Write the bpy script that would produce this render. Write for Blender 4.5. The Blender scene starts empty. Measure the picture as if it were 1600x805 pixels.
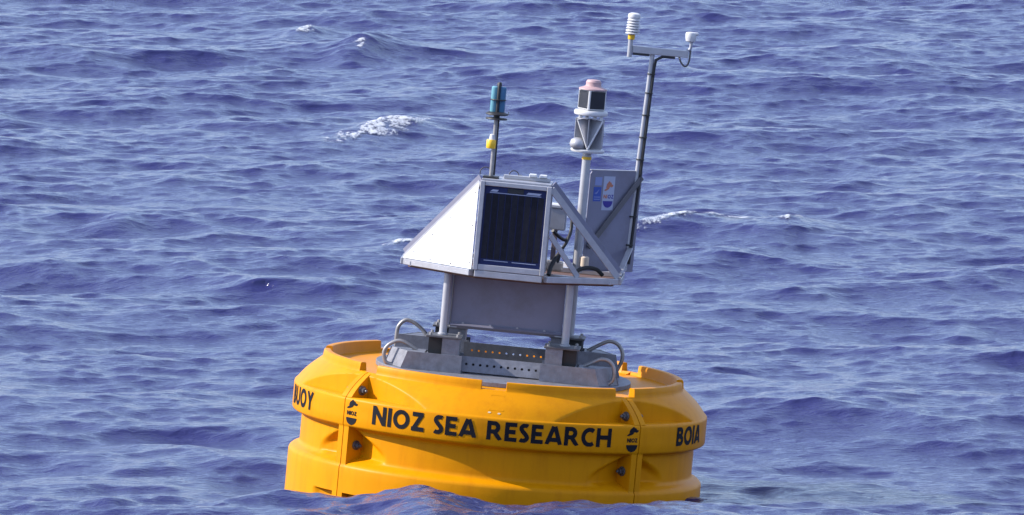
import bpy, math, random
import numpy as np
from mathutils import Matrix, Vector

random.seed(7)
R = math.radians
S = bpy.context.scene
COL = S.collection

# ------------------------------------------------------------------ camera
CAM_DIST, CAM_H = 64.6, 7.36
cd = bpy.data.cameras.new('camera')
cam = bpy.data.objects.new('camera', cd)
COL.objects.link(cam)
cam.location = (0, -CAM_DIST, CAM_H)
cam.rotation_euler = (R(90 - 5.2), 0, 0)
cd.lens = 365.0
cd.sensor_width = 36.0
cd.clip_start = 0.5
cd.clip_end = 30000
S.camera = cam

# ------------------------------------------------------------------ sky and sun
SUN_EL, SUN_AZ = 36.0, 269.0          # azimuth clockwise from +Y (north): almost due left, a little towards the camera
W = bpy.data.worlds.new('World')
S.world = W
W.use_nodes = True
wn, wl = W.node_tree.nodes, W.node_tree.links
wn.clear()
sky = wn.new('ShaderNodeTexSky')
sky.sky_type = 'NISHITA'
sky.sun_disc = False
sky.sun_elevation = R(SUN_EL)
sky.sun_rotation = R(SUN_AZ)
sky.air_density = 1.0
sky.dust_density = 0.6
sky.ozone_density = 5.0
bg = wn.new('ShaderNodeBackground')
bg.inputs['Strength'].default_value = 0.15
wo = wn.new('ShaderNodeOutputWorld')
# thin veil of high cloud over the whole sky
wtc = wn.new('ShaderNodeTexCoord')
wnz = wn.new('ShaderNodeTexNoise')
wnz.inputs['Scale'].default_value = 2.2
wnz.inputs['Detail'].default_value = 5
wl.new(wtc.outputs['Generated'], wnz.inputs['Vector'])
wmr = wn.new('ShaderNodeMapRange')
wmr.inputs['From Min'].default_value = 0.3
wmr.inputs['From Max'].default_value = 0.7
wmr.inputs['To Min'].default_value = 0.35
wmr.inputs['To Max'].default_value = 0.65
wl.new(wnz.outputs['Fac'], wmr.inputs['Value'])
wmx = wn.new('ShaderNodeMix')
wmx.data_type = 'RGBA'
wl.new(wmr.outputs[0], wmx.inputs['Factor'])
wl.new(sky.outputs[0], wmx.inputs[6])
wmx.inputs[7].default_value = (3.6, 4.3, 6.5, 1)
wl.new(wmx.outputs[2], bg.inputs[0])
wl.new(bg.outputs[0], wo.inputs[0])

sd = bpy.data.lights.new('sun', 'SUN')
sd.energy = 5.0
sd.angle = R(0.53)
sd.color = (1.0, 0.94, 0.86)
sun = bpy.data.objects.new('sun', sd)
COL.objects.link(sun)
sv = Vector((math.sin(R(SUN_AZ)) * math.cos(R(SUN_EL)), math.cos(R(SUN_AZ)) * math.cos(R(SUN_EL)), math.sin(R(SUN_EL))))
sun.rotation_euler = (-sv).to_track_quat('-Z', 'Y').to_euler()

S.view_settings.view_transform = 'Standard'
S.view_settings.look = 'None'
S.view_settings.exposure = 0.76
S.view_settings.gamma = 1.0
S.render.filter_size = 2.9


# ------------------------------------------------------------------ materials
def mat(name, col, rough=0.5, metal=0.0, var=0.12, scale=9.0, bump=0.0, bscale=60.0, coat=0.0, dirt=None, dirt_amt=0.0, dirt_scale=3.0, spec=0.5, streak=False):
    m = bpy.data.materials.new(name)
    m.use_nodes = True
    n, l = m.node_tree.nodes, m.node_tree.links
    b = n['Principled BSDF']
    tc = n.new('ShaderNodeTexCoord')
    nz = n.new('ShaderNodeTexNoise')
    nz.inputs['Scale'].default_value = scale
    nz.inputs['Detail'].default_value = 6
    nz.inputs['Roughness'].default_value = 0.65
    l.new(tc.outputs['Object'], nz.inputs['Vector'])
    rp = n.new('ShaderNodeValToRGB')
    rp.color_ramp.elements[0].position = 0.3
    rp.color_ramp.elements[1].position = 0.7
    lo = [c * (1 - var) for c in col] + [1]
    hi = [min(1, c * (1 + var)) for c in col] + [1]
    rp.color_ramp.elements[0].color = lo
    rp.color_ramp.elements[1].color = hi
    l.new(nz.outputs['Fac'], rp.inputs['Fac'])
    out = rp.outputs['Color']
    if dirt:
        n2 = n.new('ShaderNodeTexNoise')
        n2.inputs['Scale'].default_value = dirt_scale
        n2.inputs['Detail'].default_value = 8
        n2.inputs['Roughness'].default_value = 0.7
        if streak:                      # rain and salt run down the surface
            mp = n.new('ShaderNodeMapping')
            mp.inputs['Scale'].default_value = (1, 1, 0.16)
            l.new(tc.outputs['Object'], mp.inputs['Vector'])
            l.new(mp.outputs[0], n2.inputs['Vector'])
        else:
            l.new(tc.outputs['Object'], n2.inputs['Vector'])
        r2 = n.new('ShaderNodeValToRGB')
        r2.color_ramp.elements[0].position = 0.5
        r2.color_ramp.elements[0].color = (0, 0, 0, 1)
        r2.color_ramp.elements[1].position = 0.72
        r2.color_ramp.elements[1].color = (dirt_amt,) * 3 + (1,)
        l.new(n2.outputs['Fac'], r2.inputs['Fac'])
        mx = n.new('ShaderNodeMix')
        mx.data_type = 'RGBA'
        l.new(r2.outputs['Color'], mx.inputs['Factor'])
        l.new(out, mx.inputs[6])
        mx.inputs[7].default_value = (*dirt, 1)
        out = mx.outputs[2]
    l.new(out, b.inputs['Base Color'])
    b.inputs['Metallic'].default_value = metal
    b.inputs['Specular IOR Level'].default_value = spec
    mr = n.new('ShaderNodeMapRange')
    mr.inputs['To Min'].default_value = max(0.02, rough - 0.08)
    mr.inputs['To Max'].default_value = min(1, rough + 0.08)
    l.new(nz.outputs['Fac'], mr.inputs['Value'])
    l.new(mr.outputs[0], b.inputs['Roughness'])
    if coat:
        b.inputs['Coat Weight'].default_value = coat
        b.inputs['Coat Roughness'].default_value = 0.25
    if bump:
        n3 = n.new('ShaderNodeTexNoise')
        n3.inputs['Scale'].default_value = bscale
        n3.inputs['Detail'].default_value = 4
        l.new(tc.outputs['Object'], n3.inputs['Vector'])
        bp = n.new('ShaderNodeBump')
        bp.inputs['Strength'].default_value = 0.5
        bp.inputs['Distance'].default_value = bump
        l.new(n3.outputs['Fac'], bp.inputs['Height'])
        l.new(bp.outputs[0], b.inputs['Normal'])
    return m


M = {
    'hull': mat('yellow_plastic', (0.58, 0.222, 0.001), 0.42, var=0.05, scale=4, bump=0.002, bscale=14, dirt=(0.36, 0.10, 0.003), dirt_amt=0.32, dirt_scale=11, spec=0.09, streak=True),
    'print': mat('black_print', (0.008, 0.008, 0.012), 0.6, var=0.2, spec=0.12),
    'galv': mat('galvanised_steel', (0.165, 0.17, 0.20), 0.55, metal=0.25, var=0.25, scale=22, bump=0.001, dirt=(0.12, 0.11, 0.11), dirt_amt=0.6, dirt_scale=9, streak=True),
    'galv_dark': mat('weathered_steel', (0.09, 0.09, 0.10), 0.6, metal=0.2, var=0.25, scale=18),
    'tube': mat('handle_steel', (0.25, 0.24, 0.24), 0.4, metal=0.4, var=0.2, scale=25),
    'alu': mat('aluminium', (0.36, 0.36, 0.39), 0.42, metal=0.35, var=0.12, scale=16, bump=0.0005, dirt=(0.30, 0.29, 0.29), dirt_amt=0.4, dirt_scale=9),
    'sheet': mat('grey_sheet_metal', (0.19, 0.188, 0.25), 0.5, metal=0.3, var=0.08, scale=5, dirt=(0.13, 0.115, 0.12), dirt_amt=0.5, dirt_scale=4),
    'white': mat('white_painted_sheet', (0.90, 0.90, 0.88), 0.35, var=0.04, scale=6, dirt=(0.55, 0.50, 0.42), dirt_amt=0.3, dirt_scale=8, streak=True),
    'white_plastic': mat('white_plastic', (0.52, 0.52, 0.53), 0.45, var=0.08, dirt=(0.40, 0.37, 0.33), dirt_amt=0.35, dirt_scale=9),
    'post': mat('post_metal', (0.36, 0.36, 0.385), 0.42, metal=0.3, var=0.1),
    'cell': mat('solar_cell', (0.012, 0.012, 0.018), 0.5, var=0.3, scale=30, spec=0.12),
    'cell_pale': mat('pale_solar_cell', (0.0145, 0.0145, 0.022), 0.5, var=0.3, scale=30, spec=0.15),
    'lpanel': mat('lantern_solar_panel', (0.012, 0.013, 0.022), 0.3, var=0.3, spec=0.4),
    'glass': mat('solar_backing', (0.020, 0.026, 0.085), 0.45, var=0.15, spec=0.15),
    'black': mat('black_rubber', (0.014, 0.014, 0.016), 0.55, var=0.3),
    'strut': mat('dull_strut', (0.10, 0.095, 0.105), 0.6, var=0.15),
    'yellow': mat('yellow_fitting', (0.75, 0.45, 0.02), 0.45, var=0.1),
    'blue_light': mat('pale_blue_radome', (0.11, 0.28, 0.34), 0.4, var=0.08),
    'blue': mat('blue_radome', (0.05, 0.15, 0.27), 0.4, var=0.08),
    'pink': mat('pink_lantern_lens', (0.38, 0.25, 0.25), 0.55, var=0.12, scale=30),
    'rust': mat('orange_tray', (0.10, 0.05, 0.035), 0.7, var=0.3, scale=20),
    'cream': mat('cream_plastic', (0.55, 0.45, 0.36), 0.5),
    'brown': mat('brown_box', (0.17, 0.13, 0.14), 0.6, var=0.2),
    'stk_white': mat('white_sticker', (0.34, 0.37, 0.48), 0.4, var=0.04),
    'stk_pale': mat('pale_blue_sticker', (0.20, 0.24, 0.45), 0.4, var=0.04),
    'stk_blue': mat('blue_sticker', (0.03, 0.07, 0.32), 0.4, var=0.05),
    'stk_navy': mat('navy_print', (0.03, 0.02, 0.22), 0.4, var=0.05),
    'stk_orange': mat('orange_print', (0.40, 0.15, 0.09), 0.4, var=0.05),
    'bolt': mat('dark_bolt_steel', (0.09, 0.085, 0.09), 0.4, metal=0.5, var=0.3, scale=40),
    'dropping': mat('pale_spot', (0.55, 0.42, 0.25), 0.7),
}


# ------------------------------------------------------------------ mesh helpers
class MB:
    def __init__(s):
        s.v, s.f = [], []

    def add(s, vs, fs):
        o = len(s.v)
        s.v += [tuple(p) for p in vs]
        s.f += [tuple(i + o for i in f) for f in fs]
        return s

    def box(s, c, d, rot=None, bev=0.0):
        """box with optional small 45 degree bevel on all edges"""
        hx, hy, hz = d[0] / 2, d[1] / 2, d[2] / 2
        b = min(bev, hx * .9, hy * .9, hz * .9)
        if b <= 0:
            pts = [(x, y, z) for x in (-hx, hx) for y in (-hy, hy) for z in (-hz, hz)]
            fs = [(0, 1, 3, 2), (4, 6, 7, 5), (0, 4, 5, 1), (2, 3, 7, 6), (0, 2, 6, 4), (1, 5, 7, 3)]
        else:
            import bmesh
            bm = bmesh.new()
            bmesh.ops.create_cube(bm, size=1.0)
            for v in bm.verts:
                v.co = Vector((v.co.x * d[0], v.co.y * d[1], v.co.z * d[2]))
            bmesh.ops.bevel(bm, geom=list(bm.edges), offset=b, segments=1, affect='EDGES')
            bm.verts.index_update()
            pts = [tuple(v.co) for v in bm.verts]
            fs = [tuple(v.index for v in f.verts) for f in bm.faces]
            bm.free()
        mt = rot if rot is not None else Matrix.Identity(3)
        c = Vector(c)
        return s.add([mt @ Vector(p) + c for p in pts], fs)

    def bar(s, a, b, w, h, up=(0, 0, 1), bev=0.002):
        """rectangular bar from a to b; h measured along up, w across"""
        a, b = Vector(a), Vector(b)
        x = (b - a)
        L = x.length
        x.normalize()
        u = Vector(up)
        u = (u - x * u.dot(x)).normalized()
        y = u.cross(x)
        rot = Matrix((x, y, u)).transposed()
        return s.box((a + b) / 2, (L, w, h), rot, bev)

    def tube(s, pts, r, n=10, closed_ends=True):
        pts = [Vector(p) for p in pts]
        rings = []
        ref = None
        for i, p in enumerate(pts):
            t = (pts[min(i + 1, len(pts) - 1)] - pts[max(i - 1, 0)]).normalized()
            if ref is None:
                ref = t.orthogonal().normalized()
            ref = (ref - t * ref.dot(t)).normalized()
            bn = t.cross(ref)
            rr = r[i] if isinstance(r, (list, tuple)) else r
            rings.append([p + (ref * math.cos(2 * math.pi * k / n) + bn * math.sin(2 * math.pi * k / n)) * rr for k in range(n)])
        vs = [q for rg in rings for q in rg]
        fs = [(i * n + k, i * n + (k + 1) % n, (i + 1) * n + (k + 1) % n, (i + 1) * n + k) for i in range(len(pts) - 1) for k in range(n)]
        if closed_ends:
            fs.append(tuple(range(n))[::-1])
            fs.append(tuple((len(pts) - 1) * n + k for k in range(n)))
        return s.add(vs, fs)

    def lathe(s, prof, c=(0, 0, 0), n=32, rot=None):
        """prof: list of (r, z)"""
        mt = rot if rot is not None else Matrix.Identity(3)
        c = Vector(c)
        vs, fs = [], []
        for r, z in prof:
            for k in range(n):
                a = 2 * math.pi * (k + .5) / n
                vs.append(mt @ Vector((r * math.cos(a), r * math.sin(a), z)) + c)
        for i in range(len(prof) - 1):
            for k in range(n):
                fs.append((i * n + k, i * n + (k + 1) % n, (i + 1) * n + (k + 1) % n, (i + 1) * n + k))
        fs.append(tuple(range(n))[::-1])
        fs.append(tuple((len(prof) - 1) * n + k for k in range(n)))
        return s.add(vs, fs)

    def prism(s, poly, nrm):
        """extrude polygon (3-D points) by vector nrm"""
        n = len(poly)
        nv = Vector(nrm)
        vs = [Vector(p) for p in poly] + [Vector(p) + nv for p in poly]
        fs = [tuple(range(n))[::-1], tuple(range(n, 2 * n))] + [(k, (k + 1) % n, (k + 1) % n + n, k + n) for k in range(n)]
        return s.add(vs, fs)

    def build(s, name, material, parent=None, smooth=None):
        me = bpy.data.meshes.new(name)
        me.from_pydata([tuple(v) for v in s.v], [], s.f)
        me.materials.append(material)
        import bmesh
        bm = bmesh.new()
        bm.from_mesh(me)
        bmesh.ops.recalc_face_normals(bm, faces=bm.faces)
        bm.to_mesh(me)
        bm.free()
        if smooth is not None:
            me.shade_smooth()
            me.set_sharp_from_angle(angle=R(smooth))
        me.update()
        o = bpy.data.objects.new(name, me)
        COL.objects.link(o)
        if parent:
            o.parent = parent
        return o


def smooth_path(pts, n=6):
    """Catmull-Rom through points"""
    P = [Vector(p) for p in pts]
    P = [P[0] * 2 - P[1]] + P + [P[-1] * 2 - P[-2]]
    out = []
    for i in range(1, len(P) - 2):
        for k in range(n):
            t = k / n
            a, b, c, d = P[i - 1], P[i], P[i + 1], P[i + 2]
            out.append(0.5 * ((2 * b) + (c - a) * t + (2 * a - 5 * b + 4 * c - d) * t * t + (3 * b - a - 3 * c + d) * t ** 3))
    out.append(P[-2])
    return out


def dup(src, parent, M4=None):
    o = src.copy()
    COL.objects.link(o)
    o.parent = parent
    if M4 is not None:
        o.matrix_local = M4
    for ch in [c for c in src.children]:
        d = ch.copy()
        COL.objects.link(d)
        d.parent = o
    return o


# ------------------------------------------------------------------ sea
FX0, FX1 = -14.0, 14.0          # finely meshed water: all that the photograph shows and some metres either side
FY0, FY1 = -8.0, 56.0


def ocean_field(N, L, seed):
    rng = np.random.default_rng(seed)
    k1 = np.fft.fftfreq(N, L / N) * 2 * np.pi
    kx, ky = np.meshgrid(k1, k1, indexing='xy')
    k = np.hypot(kx, ky)
    k[0, 0] = 1e-6
    th = np.arctan2(ky, kx)
    wind = R(258)                                    # waves travel towards the camera, slightly to the left
    c = np.cos(th - wind)
    sp_long = 0.6 * np.maximum(np.cos(th - R(236)), 0) ** 6 + np.maximum(np.cos(th - R(292)), 0) ** 6 + 0.25 * np.maximum(c, 0) ** 2
    sp_short = 0.45 + 0.55 * np.abs(c) ** 1.2 * (0.3 + 0.7 * (c > 0))
    mixf = np.clip(np.log(k / 1.2) / np.log(9 / 1.2), 0, 1)
    D = sp_long * (1 - mixf) + sp_short * mixf
    kp = 2 * np.pi / 8.0
    P = k ** -4.0 * np.exp(-(kp / k) ** 2 * 1.1) * D
    # relative weight of swell, chop and ripples
    lk = np.log10(2 * np.pi / k)                     # log10 wavelength
    wgt = np.interp(lk, [-1.3, -1.0, -0.6, -0.2, 0.2, 0.6, 1.0, 1.6], [0.9, 1.7, 1.8, 1.2, 1.1, 1.1, 0.9, 0.5])
    P *= wgt * np.exp(-(k / 95.0) ** 2)
    A = np.sqrt(P) * (rng.standard_normal((N, N)) + 1j * rng.standard_normal((N, N)))
    A[0, 0] = 0
    h = np.fft.ifft2(A)
    h = h.real
    # scale to a given mean square slope
    Hk = np.fft.fft2(h)
    sx = np.fft.ifft2(1j * kx * Hk).real
    sy = np.fft.ifft2(1j * ky * Hk).real
    mss = float(np.mean(sx ** 2 + sy ** 2))
    f = math.sqrt(MSS / mss)
    Hk *= f
    low = np.exp(-(k / 2.2) ** 2)
    hl = np.fft.ifft2(Hk * low).real
    dx = np.fft.ifft2(-1j * kx / k * Hk).real
    dy = np.fft.ifft2(-1j * ky / k * Hk).real
    return h * f, hl, dx, dy


MSS = 0.024
CHOP = 1.15
NF, LF = 2048, 64.0
oh, ohl, odx, ody = ocean_field(NF, LF, 11)


def sample(F, x, y):
    u = (x / LF * NF) % NF
    v = (y / LF * NF) % NF
    i0 = np.floor(u).astype(int) % NF
    j0 = np.floor(v).astype(int) % NF
    fu, fv = u - np.floor(u), v - np.floor(v)
    i1, j1 = (i0 + 1) % NF, (j0 + 1) % NF
    return (F[j0, i0] * (1 - fu) + F[j0, i1] * fu) * (1 - fv) + (F[j1, i0] * (1 - fu) + F[j1, i1] * fu) * fv


def grow(a, step, end, ratio=1.35):
    out = []
    x, s = a, step
    while abs(x) < abs(end):
        s *= ratio
        x += s
        out.append(x)
    return out


gx = np.concatenate([np.array(grow(FX0, -0.06, -9000, 1.25)[::-1]), np.arange(FX0, -6.7, 0.06), np.arange(-6.68, 6.68, 0.029), np.arange(6.7, FX1, 0.06), np.array(grow(FX1, 0.06, 9000, 1.25))])
gy = np.concatenate([np.array(grow(FY0, -0.05, -9000, 1.15)[::-1]), np.arange(FY0, FY1 + 1e-6, 0.043), np.array(grow(FY1, 0.06, 12000, 1.12))])
X, Y = np.meshgrid(gx, gy, indexing='xy')
H = sample(oh, X, Y)
HL = sample(ohl, X, Y)
DX = sample(odx, X, Y)
DY = sample(ody, X, Y)
out_d = np.maximum(np.maximum(FX0 - X, X - FX1), np.maximum(FY0 - Y, Y - FY1))
cell = np.maximum(np.gradient(gx)[None, :], np.gradient(gy)[:, None])
fade = np.clip(1.4 - cell / 1.2, 0.0, 1)           # where the grid is too coarse for waves the material carries them
near = np.exp(-((X / 3.6) ** 2 + ((Y + 1.6) / 3.4) ** 2))          # the buoy sits in a calmer hollow behind a crest
H = H - HL * near
H *= fade
HW = H - HL * (1 - near) * fade * 0.6
# the crest that runs in front of the buoy
rd = Y + 3.5 + 0.12 * np.sin(X * 1.3)
ridge = np.exp(-(rd / np.where(rd < 0, 9.0, 0.95)) ** 2) * np.exp(-((X + 0.1) / 4.2) ** 4)
H += (oh_s := sample(oh - ohl, X * 1.4 + 9.0, Y * 1.4 + 20.0)) * ridge * 0.9
H += ridge * (0.335 + 0.09 * np.exp(-((X + 0.52) / 0.26) ** 2) + 0.03 * np.exp(-((X - 0.9) / 0.3) ** 2) + 0.02 * np.exp(-((X + 1.3) / 0.3) ** 2))
# the crests that carry the whitecaps: (x, y, half length, half depth, height, skew)
CAPS = [(-1.14, 28.6, 0.40, 0.9, 0.10, 2.0),
        (1.50, 19.2, 0.50, 0.5, 0.07, 1.2),
        (2.30, 19.0, 0.20, 0.5, 0.04, 0.2),
        (-0.84, 16.8, 0.20, 0.4, 0.05, 0.0),
        (-2.15, 41.6, 0.20, 0.9, 0.09, 1.5),
        (-1.48, 38.8, 0.25, 0.9, 0.11, 1.8),
        (-3.20, 18.6, 0.16, 0.5, 0.08, 0.0)]
for cx, cy, hx, hy, hh, sk in CAPS:
    yy = Y - cy - (X - cx) * sk
    H += hh * np.exp(-((X - cx) / (hx * 1.4)) ** 2) * np.exp(-(yy / hy) ** 2)
PX = X - CHOP * DX * fade * (1 - 0.5 * near)
PY = Y - CHOP * DY * fade * (1 - 0.5 * near) - 1.75 * HW * fade      # crests lean towards the camera, as the wind drives them
co = np.stack([PX, PY, H], -1).astype(np.float32)
ny, nx = H.shape


def grid_mesh(name, co3, quads, material):
    me = bpy.data.meshes.new(name)
    me.vertices.add(len(co3))
    me.vertices.foreach_set('co', np.ascontiguousarray(co3, dtype=np.float32).ravel())
    nq = len(quads)
    me.loops.add(nq * 4)
    me.loops.foreach_set('vertex_index', np.ascontiguousarray(quads, dtype=np.int32).ravel())
    me.polygons.add(nq)
    me.polygons.foreach_set('loop_start', np.arange(0, nq * 4, 4, dtype=np.int32))
    me.polygons.foreach_set('use_smooth', np.ones(nq, dtype=bool))
    me.materials.append(material)
    me.update(calc_edges=True)
    o = bpy.data.objects.new(name, me)
    COL.objects.link(o)
    return o


def water_material():
    m = bpy.data.materials.new('sea_water')
    m.use_nodes = True
    n, l = m.node_tree.nodes, m.node_tree.links
    b = n['Principled BSDF']
    b.inputs['Base Color'].default_value = (0.019, 0.021, 0.087, 1)
    b.inputs['Roughness'].default_value = 0.12
    b.inputs['IOR'].default_value = 1.333
    tc = n.new('ShaderNodeTexCoord')
    mp = n.new('ShaderNodeMapping')
    mp.inputs['Scale'].default_value = (0.8, 1.7, 1.0)
    mp.inputs['Rotation'].default_value = (0, 0, R(-12))
    l.new(tc.outputs['Object'], mp.inputs['Vector'])
    prev = None
    for sc, dist, det in ((11.0, 0.017, 4), (34.0, 0.004, 2)):
        nz = n.new('ShaderNodeTexNoise')
        nz.inputs['Scale'].default_value = sc
        nz.inputs['Detail'].default_value = det
        nz.inputs['Distortion'].default_value = 0.4
        l.new(mp.outputs[0], nz.inputs['Vector'])
        bp = n.new('ShaderNodeBump')
        bp.inputs['Strength'].default_value = 1.0
        bp.inputs['Distance'].default_value = dist
        l.new(nz.outputs['Fac'], bp.inputs['Height'])
        if prev:
            l.new(prev.outputs[0], bp.inputs['Normal'])
        prev = bp
    at = n.new('ShaderNodeAttribute')
    at.attribute_name = 'coarse'
    md_ = n.new('ShaderNodeMath')
    md_.operation = 'MULTIPLY'
    md_.inputs[1].default_value = 1.1
    l.new(at.outputs['Fac'], md_.inputs[0])
    nz = n.new('ShaderNodeTexNoise')
    nz.inputs['Scale'].default_value = 0.55
    nz.inputs['Detail'].default_value = 5
    l.new(mp.outputs[0], nz.inputs['Vector'])
    bp = n.new('ShaderNodeBump')
    l.new(md_.outputs[0], bp.inputs['Distance'])
    l.new(nz.outputs['Fac'], bp.inputs['Height'])
    l.new(prev.outputs[0], bp.inputs['Normal'])
    prev = bp
    l.new(prev.outputs[0], b.inputs['Normal'])
    return m


MW = water_material()
idx = np.arange(ny * nx).reshape(ny, nx)
quads = np.stack([idx[:-1, :-1], idx[:-1, 1:], idx[1:, 1:], idx[1:, :-1]], -1).reshape(-1, 4)
sea = grid_mesh('sea', co.reshape(-1, 3), quads, MW)
sea['kind'] = 'structure'
at_ = sea.data.attributes.new('coarse', 'FLOAT', 'POINT')
at_.data.foreach_set('value', np.ascontiguousarray(np.clip((cell.ravel() - 0.1) / 0.6, 0, 1), dtype=np.float32))

# ------------------------------------------------------------------ buoy
ROLL, YAW = R(5.3), R(-3.0)
buoy = bpy.data.objects.new('research_buoy', None)
COL.objects.link(buoy)
buoy.location = (-0.125, 0, 0)
buoy.rotation_mode = 'QUATERNION'
buoy.rotation_quaternion = (Matrix.Rotation(ROLL, 3, 'Y') @ Matrix.Rotation(YAW, 3, 'Z')).to_quaternion()
buoy['label'] = 'yellow round sea buoy with black lettering and a grey instrument tower, leaning to the right'
buoy['category'] = 'buoy'


def cyl(th_deg, r, z):
    """point on the hull: angle measured from the front (towards -Y), positive to the right"""
    a = R(th_deg)
    return Vector((r * math.sin(a), -r * math.cos(a), z))


# --- hull quadrant
RB = 1.296
rows = [(1.24, -0.75), (RB, -0.45), (RB, -0.12), (RB, -0.02), (RB, 0.004), (RB, 0.012), (RB, 0.02), (RB, 0.026), (RB, 0.032), (RB, 0.06), (RB, 0.12), (RB, 0.172), (1.294, 0.182), (1.288, 0.192), (1.276, 0.202), (1.258, 0.2105), (1.2445, 0.217), (1.2365, 0.224), (1.233, 0.232)]
z = 0.24
while z < 0.40:
    rows.append((1.231, z))
    z += 0.0085
rows += [(1.232, 0.402), (1.236, 0.410), (1.246, 0.417), (1.266, 0.424), (1.284, 0.430), (1.292, 0.436), (RB, 0.445), (RB, 0.50), (RB, 0.56), (RB, 0.594), (1.2945, 0.602), (1.290, 0.6085), (1.284, 0.612)]
FLOOR_ROW = len(rows)
rows.append((1.2835, 0.6125))
ncham = 24
for i in range(1, ncham + 1):
    t = i / ncham
    rows.append((1.2835 + (1.146 - 1.2835) * t + 0.012 * math.sin(math.pi * t), 0.6125 + (0.752 - 0.6125) * t))
RIM_ROW = len(rows)
rows += [(1.138, 0.757), (1.134, 0.764), (1.131, 0.782), (1.128, 0.807), (1.124, 0.814), (1.118, 0.816), (1.094, 0.816), (1.088, 0.814), (1.085, 0.809), (1.080, 0.756), (1.074, 0.748), (0.9, 0.746), (0.70, 0.746)]
FL = 2.1           # half width of the joining flange, degrees


def hull_r(a, i):
    """a = angular distance from the nearest seam in degrees; i = profile row"""
    r, z = rows[i]
    if a < FL:
        if 0.19 < z < 0.445:
            r = max(r, 1.288)
        elif i >= FLOOR_ROW and i < RIM_ROW:
            r += 0.006
        return r, z
    # eye-shaped pockets round the flange bolts: in the shoulder, in the groove and near the waterline
    if FLOOR_ROW <= i < RIM_ROW and a < 27:
        t = (a - FL) / (27 - FL)
        r = min(r, 1.284 - 0.128 * (1 - t ** 1.7))
    if 0.205 < z < 0.425 and a < 14.5:
        t = (a - FL) / (14.5 - FL)
        top = 0.28 + 0.135 * (1 - t) ** 0.8
        w = min(1, max(0, (top - z) / 0.03))
        fl = min(1, max(0, (z - 0.207) / 0.035))
        r = min(r, max(1.10, r - 0.0 if w * fl == 0 else 1.231 - 0.068 * (1 - t ** 1.8) * w * fl + (1 - fl) * 0.04))
    if z < 0.02 and a < 11:
        t = (a - FL) / (11 - FL)
        w = min(1, max(0, (0.022 - z) / 0.014))
        r -= 0.05 * (1 - t ** 3) * w
    return r, z


def hull_quadrant():
    aa = [0.16, 0.5, 1.2, FL - 0.06, FL + 0.02, FL + 0.4, 3.0, 3.9, 4.0, 4.6, 5.3]
    a = 6.0
    while a < 40.6:
        aa.append(a)
        a += 0.7
    aa += [41.0, 41.08, 42, 43, 44, 45]
    th = [-45 + a for a in aa] + [45 - a for a in aa[-2::-1]]
    cols = []
    for q, t in enumerate(th):
        a = 45 - abs(t)
        col = []
        for i in range(len(rows)):
            r, z = hull_r(a, i)
            if i >= RIM_ROW and z > 0.762 and (a < 3.95 or a > 41.04):
                z = 0.762 + (z - 0.762) * 0.06              # gaps in the upstanding rim
            col.append(cyl(t, r, z))
        if q == 0 or q == len(th) - 1:
            inset = []
            for i in range(len(rows)):
                r, z = hull_r(a, i)
                z = min(z, 0.763)
                inset.append(cyl(t, max(0.65, r - 0.10), z - (0.05 if i >= RIM_ROW else 0)))
            cols += [inset, col] if q == 0 else [col, inset]
        else:
            cols.append(col)
    nr = len(rows)
    mb = MB()
    vs = [p for c in cols for p in c]
    fs = [(c * nr + i, (c + 1) * nr + i, (c + 1) * nr + i + 1, c * nr + i + 1) for c in range(len(cols) - 1) for i in range(nr - 1)]
    return mb.add(vs, fs)


hq = hull_quadrant().build('hull_section', M['hull'], buoy, smooth=38)
hull = [hq]


def bolt_mb(th, r, z, sgn):
    """hex bolt with washer whose axis runs along the hull's tangent"""
    a = R(th)
    tang = Vector((math.cos(a), math.sin(a), 0)) * sgn
    up = Vector((0, 0, 1))
    rad = up.cross(tang)
    rot = Matrix((rad, up, tang)).transposed()
    mb = MB()
    c = cyl(th, r, z)
    mb.lathe([(0.030, 0), (0.030, 0.006), (0.026, 0.008)], c, 18, rot)
    mb.lathe([(0.021, 0.0085), (0.021, 0.026), (0.017, 0.030)], c, 6, rot)
    mb.lathe([(0.010, 0.0305), (0.010, 0.044), (0.007, 0.047)], c, 12, rot)
    return mb


for s in (-1, 1):
    th = s * (45 - FL - 0.03)
    bolt_mb(th, 1.205, 0.655, -s).build('bolt', M['bolt'], hq, smooth=35)
    bolt_mb(th, 1.215, 0.315, -s).build('bolt', M['bolt'], hq, smooth=35)
for k in (1, 2, 3):
    hull.append(dup(hq, buoy, Matrix.Rotation(R(90 * k), 4, 'Z')))      # k=1: right hand section, 2: back, 3: left
hull[0]['label'] = 'front hull section with its name in black capitals'

# --- lettering: bold strokes wrapped round the band
SW = 0.225


def arc(cx, cy, rx, ry, a0, a1, n=14):
    return [(cx + rx * math.cos(R(a0 + (a1 - a0) * i / n)), cy + ry * math.sin(R(a0 + (a1 - a0) * i / n))) for i in range(n + 1)]


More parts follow.
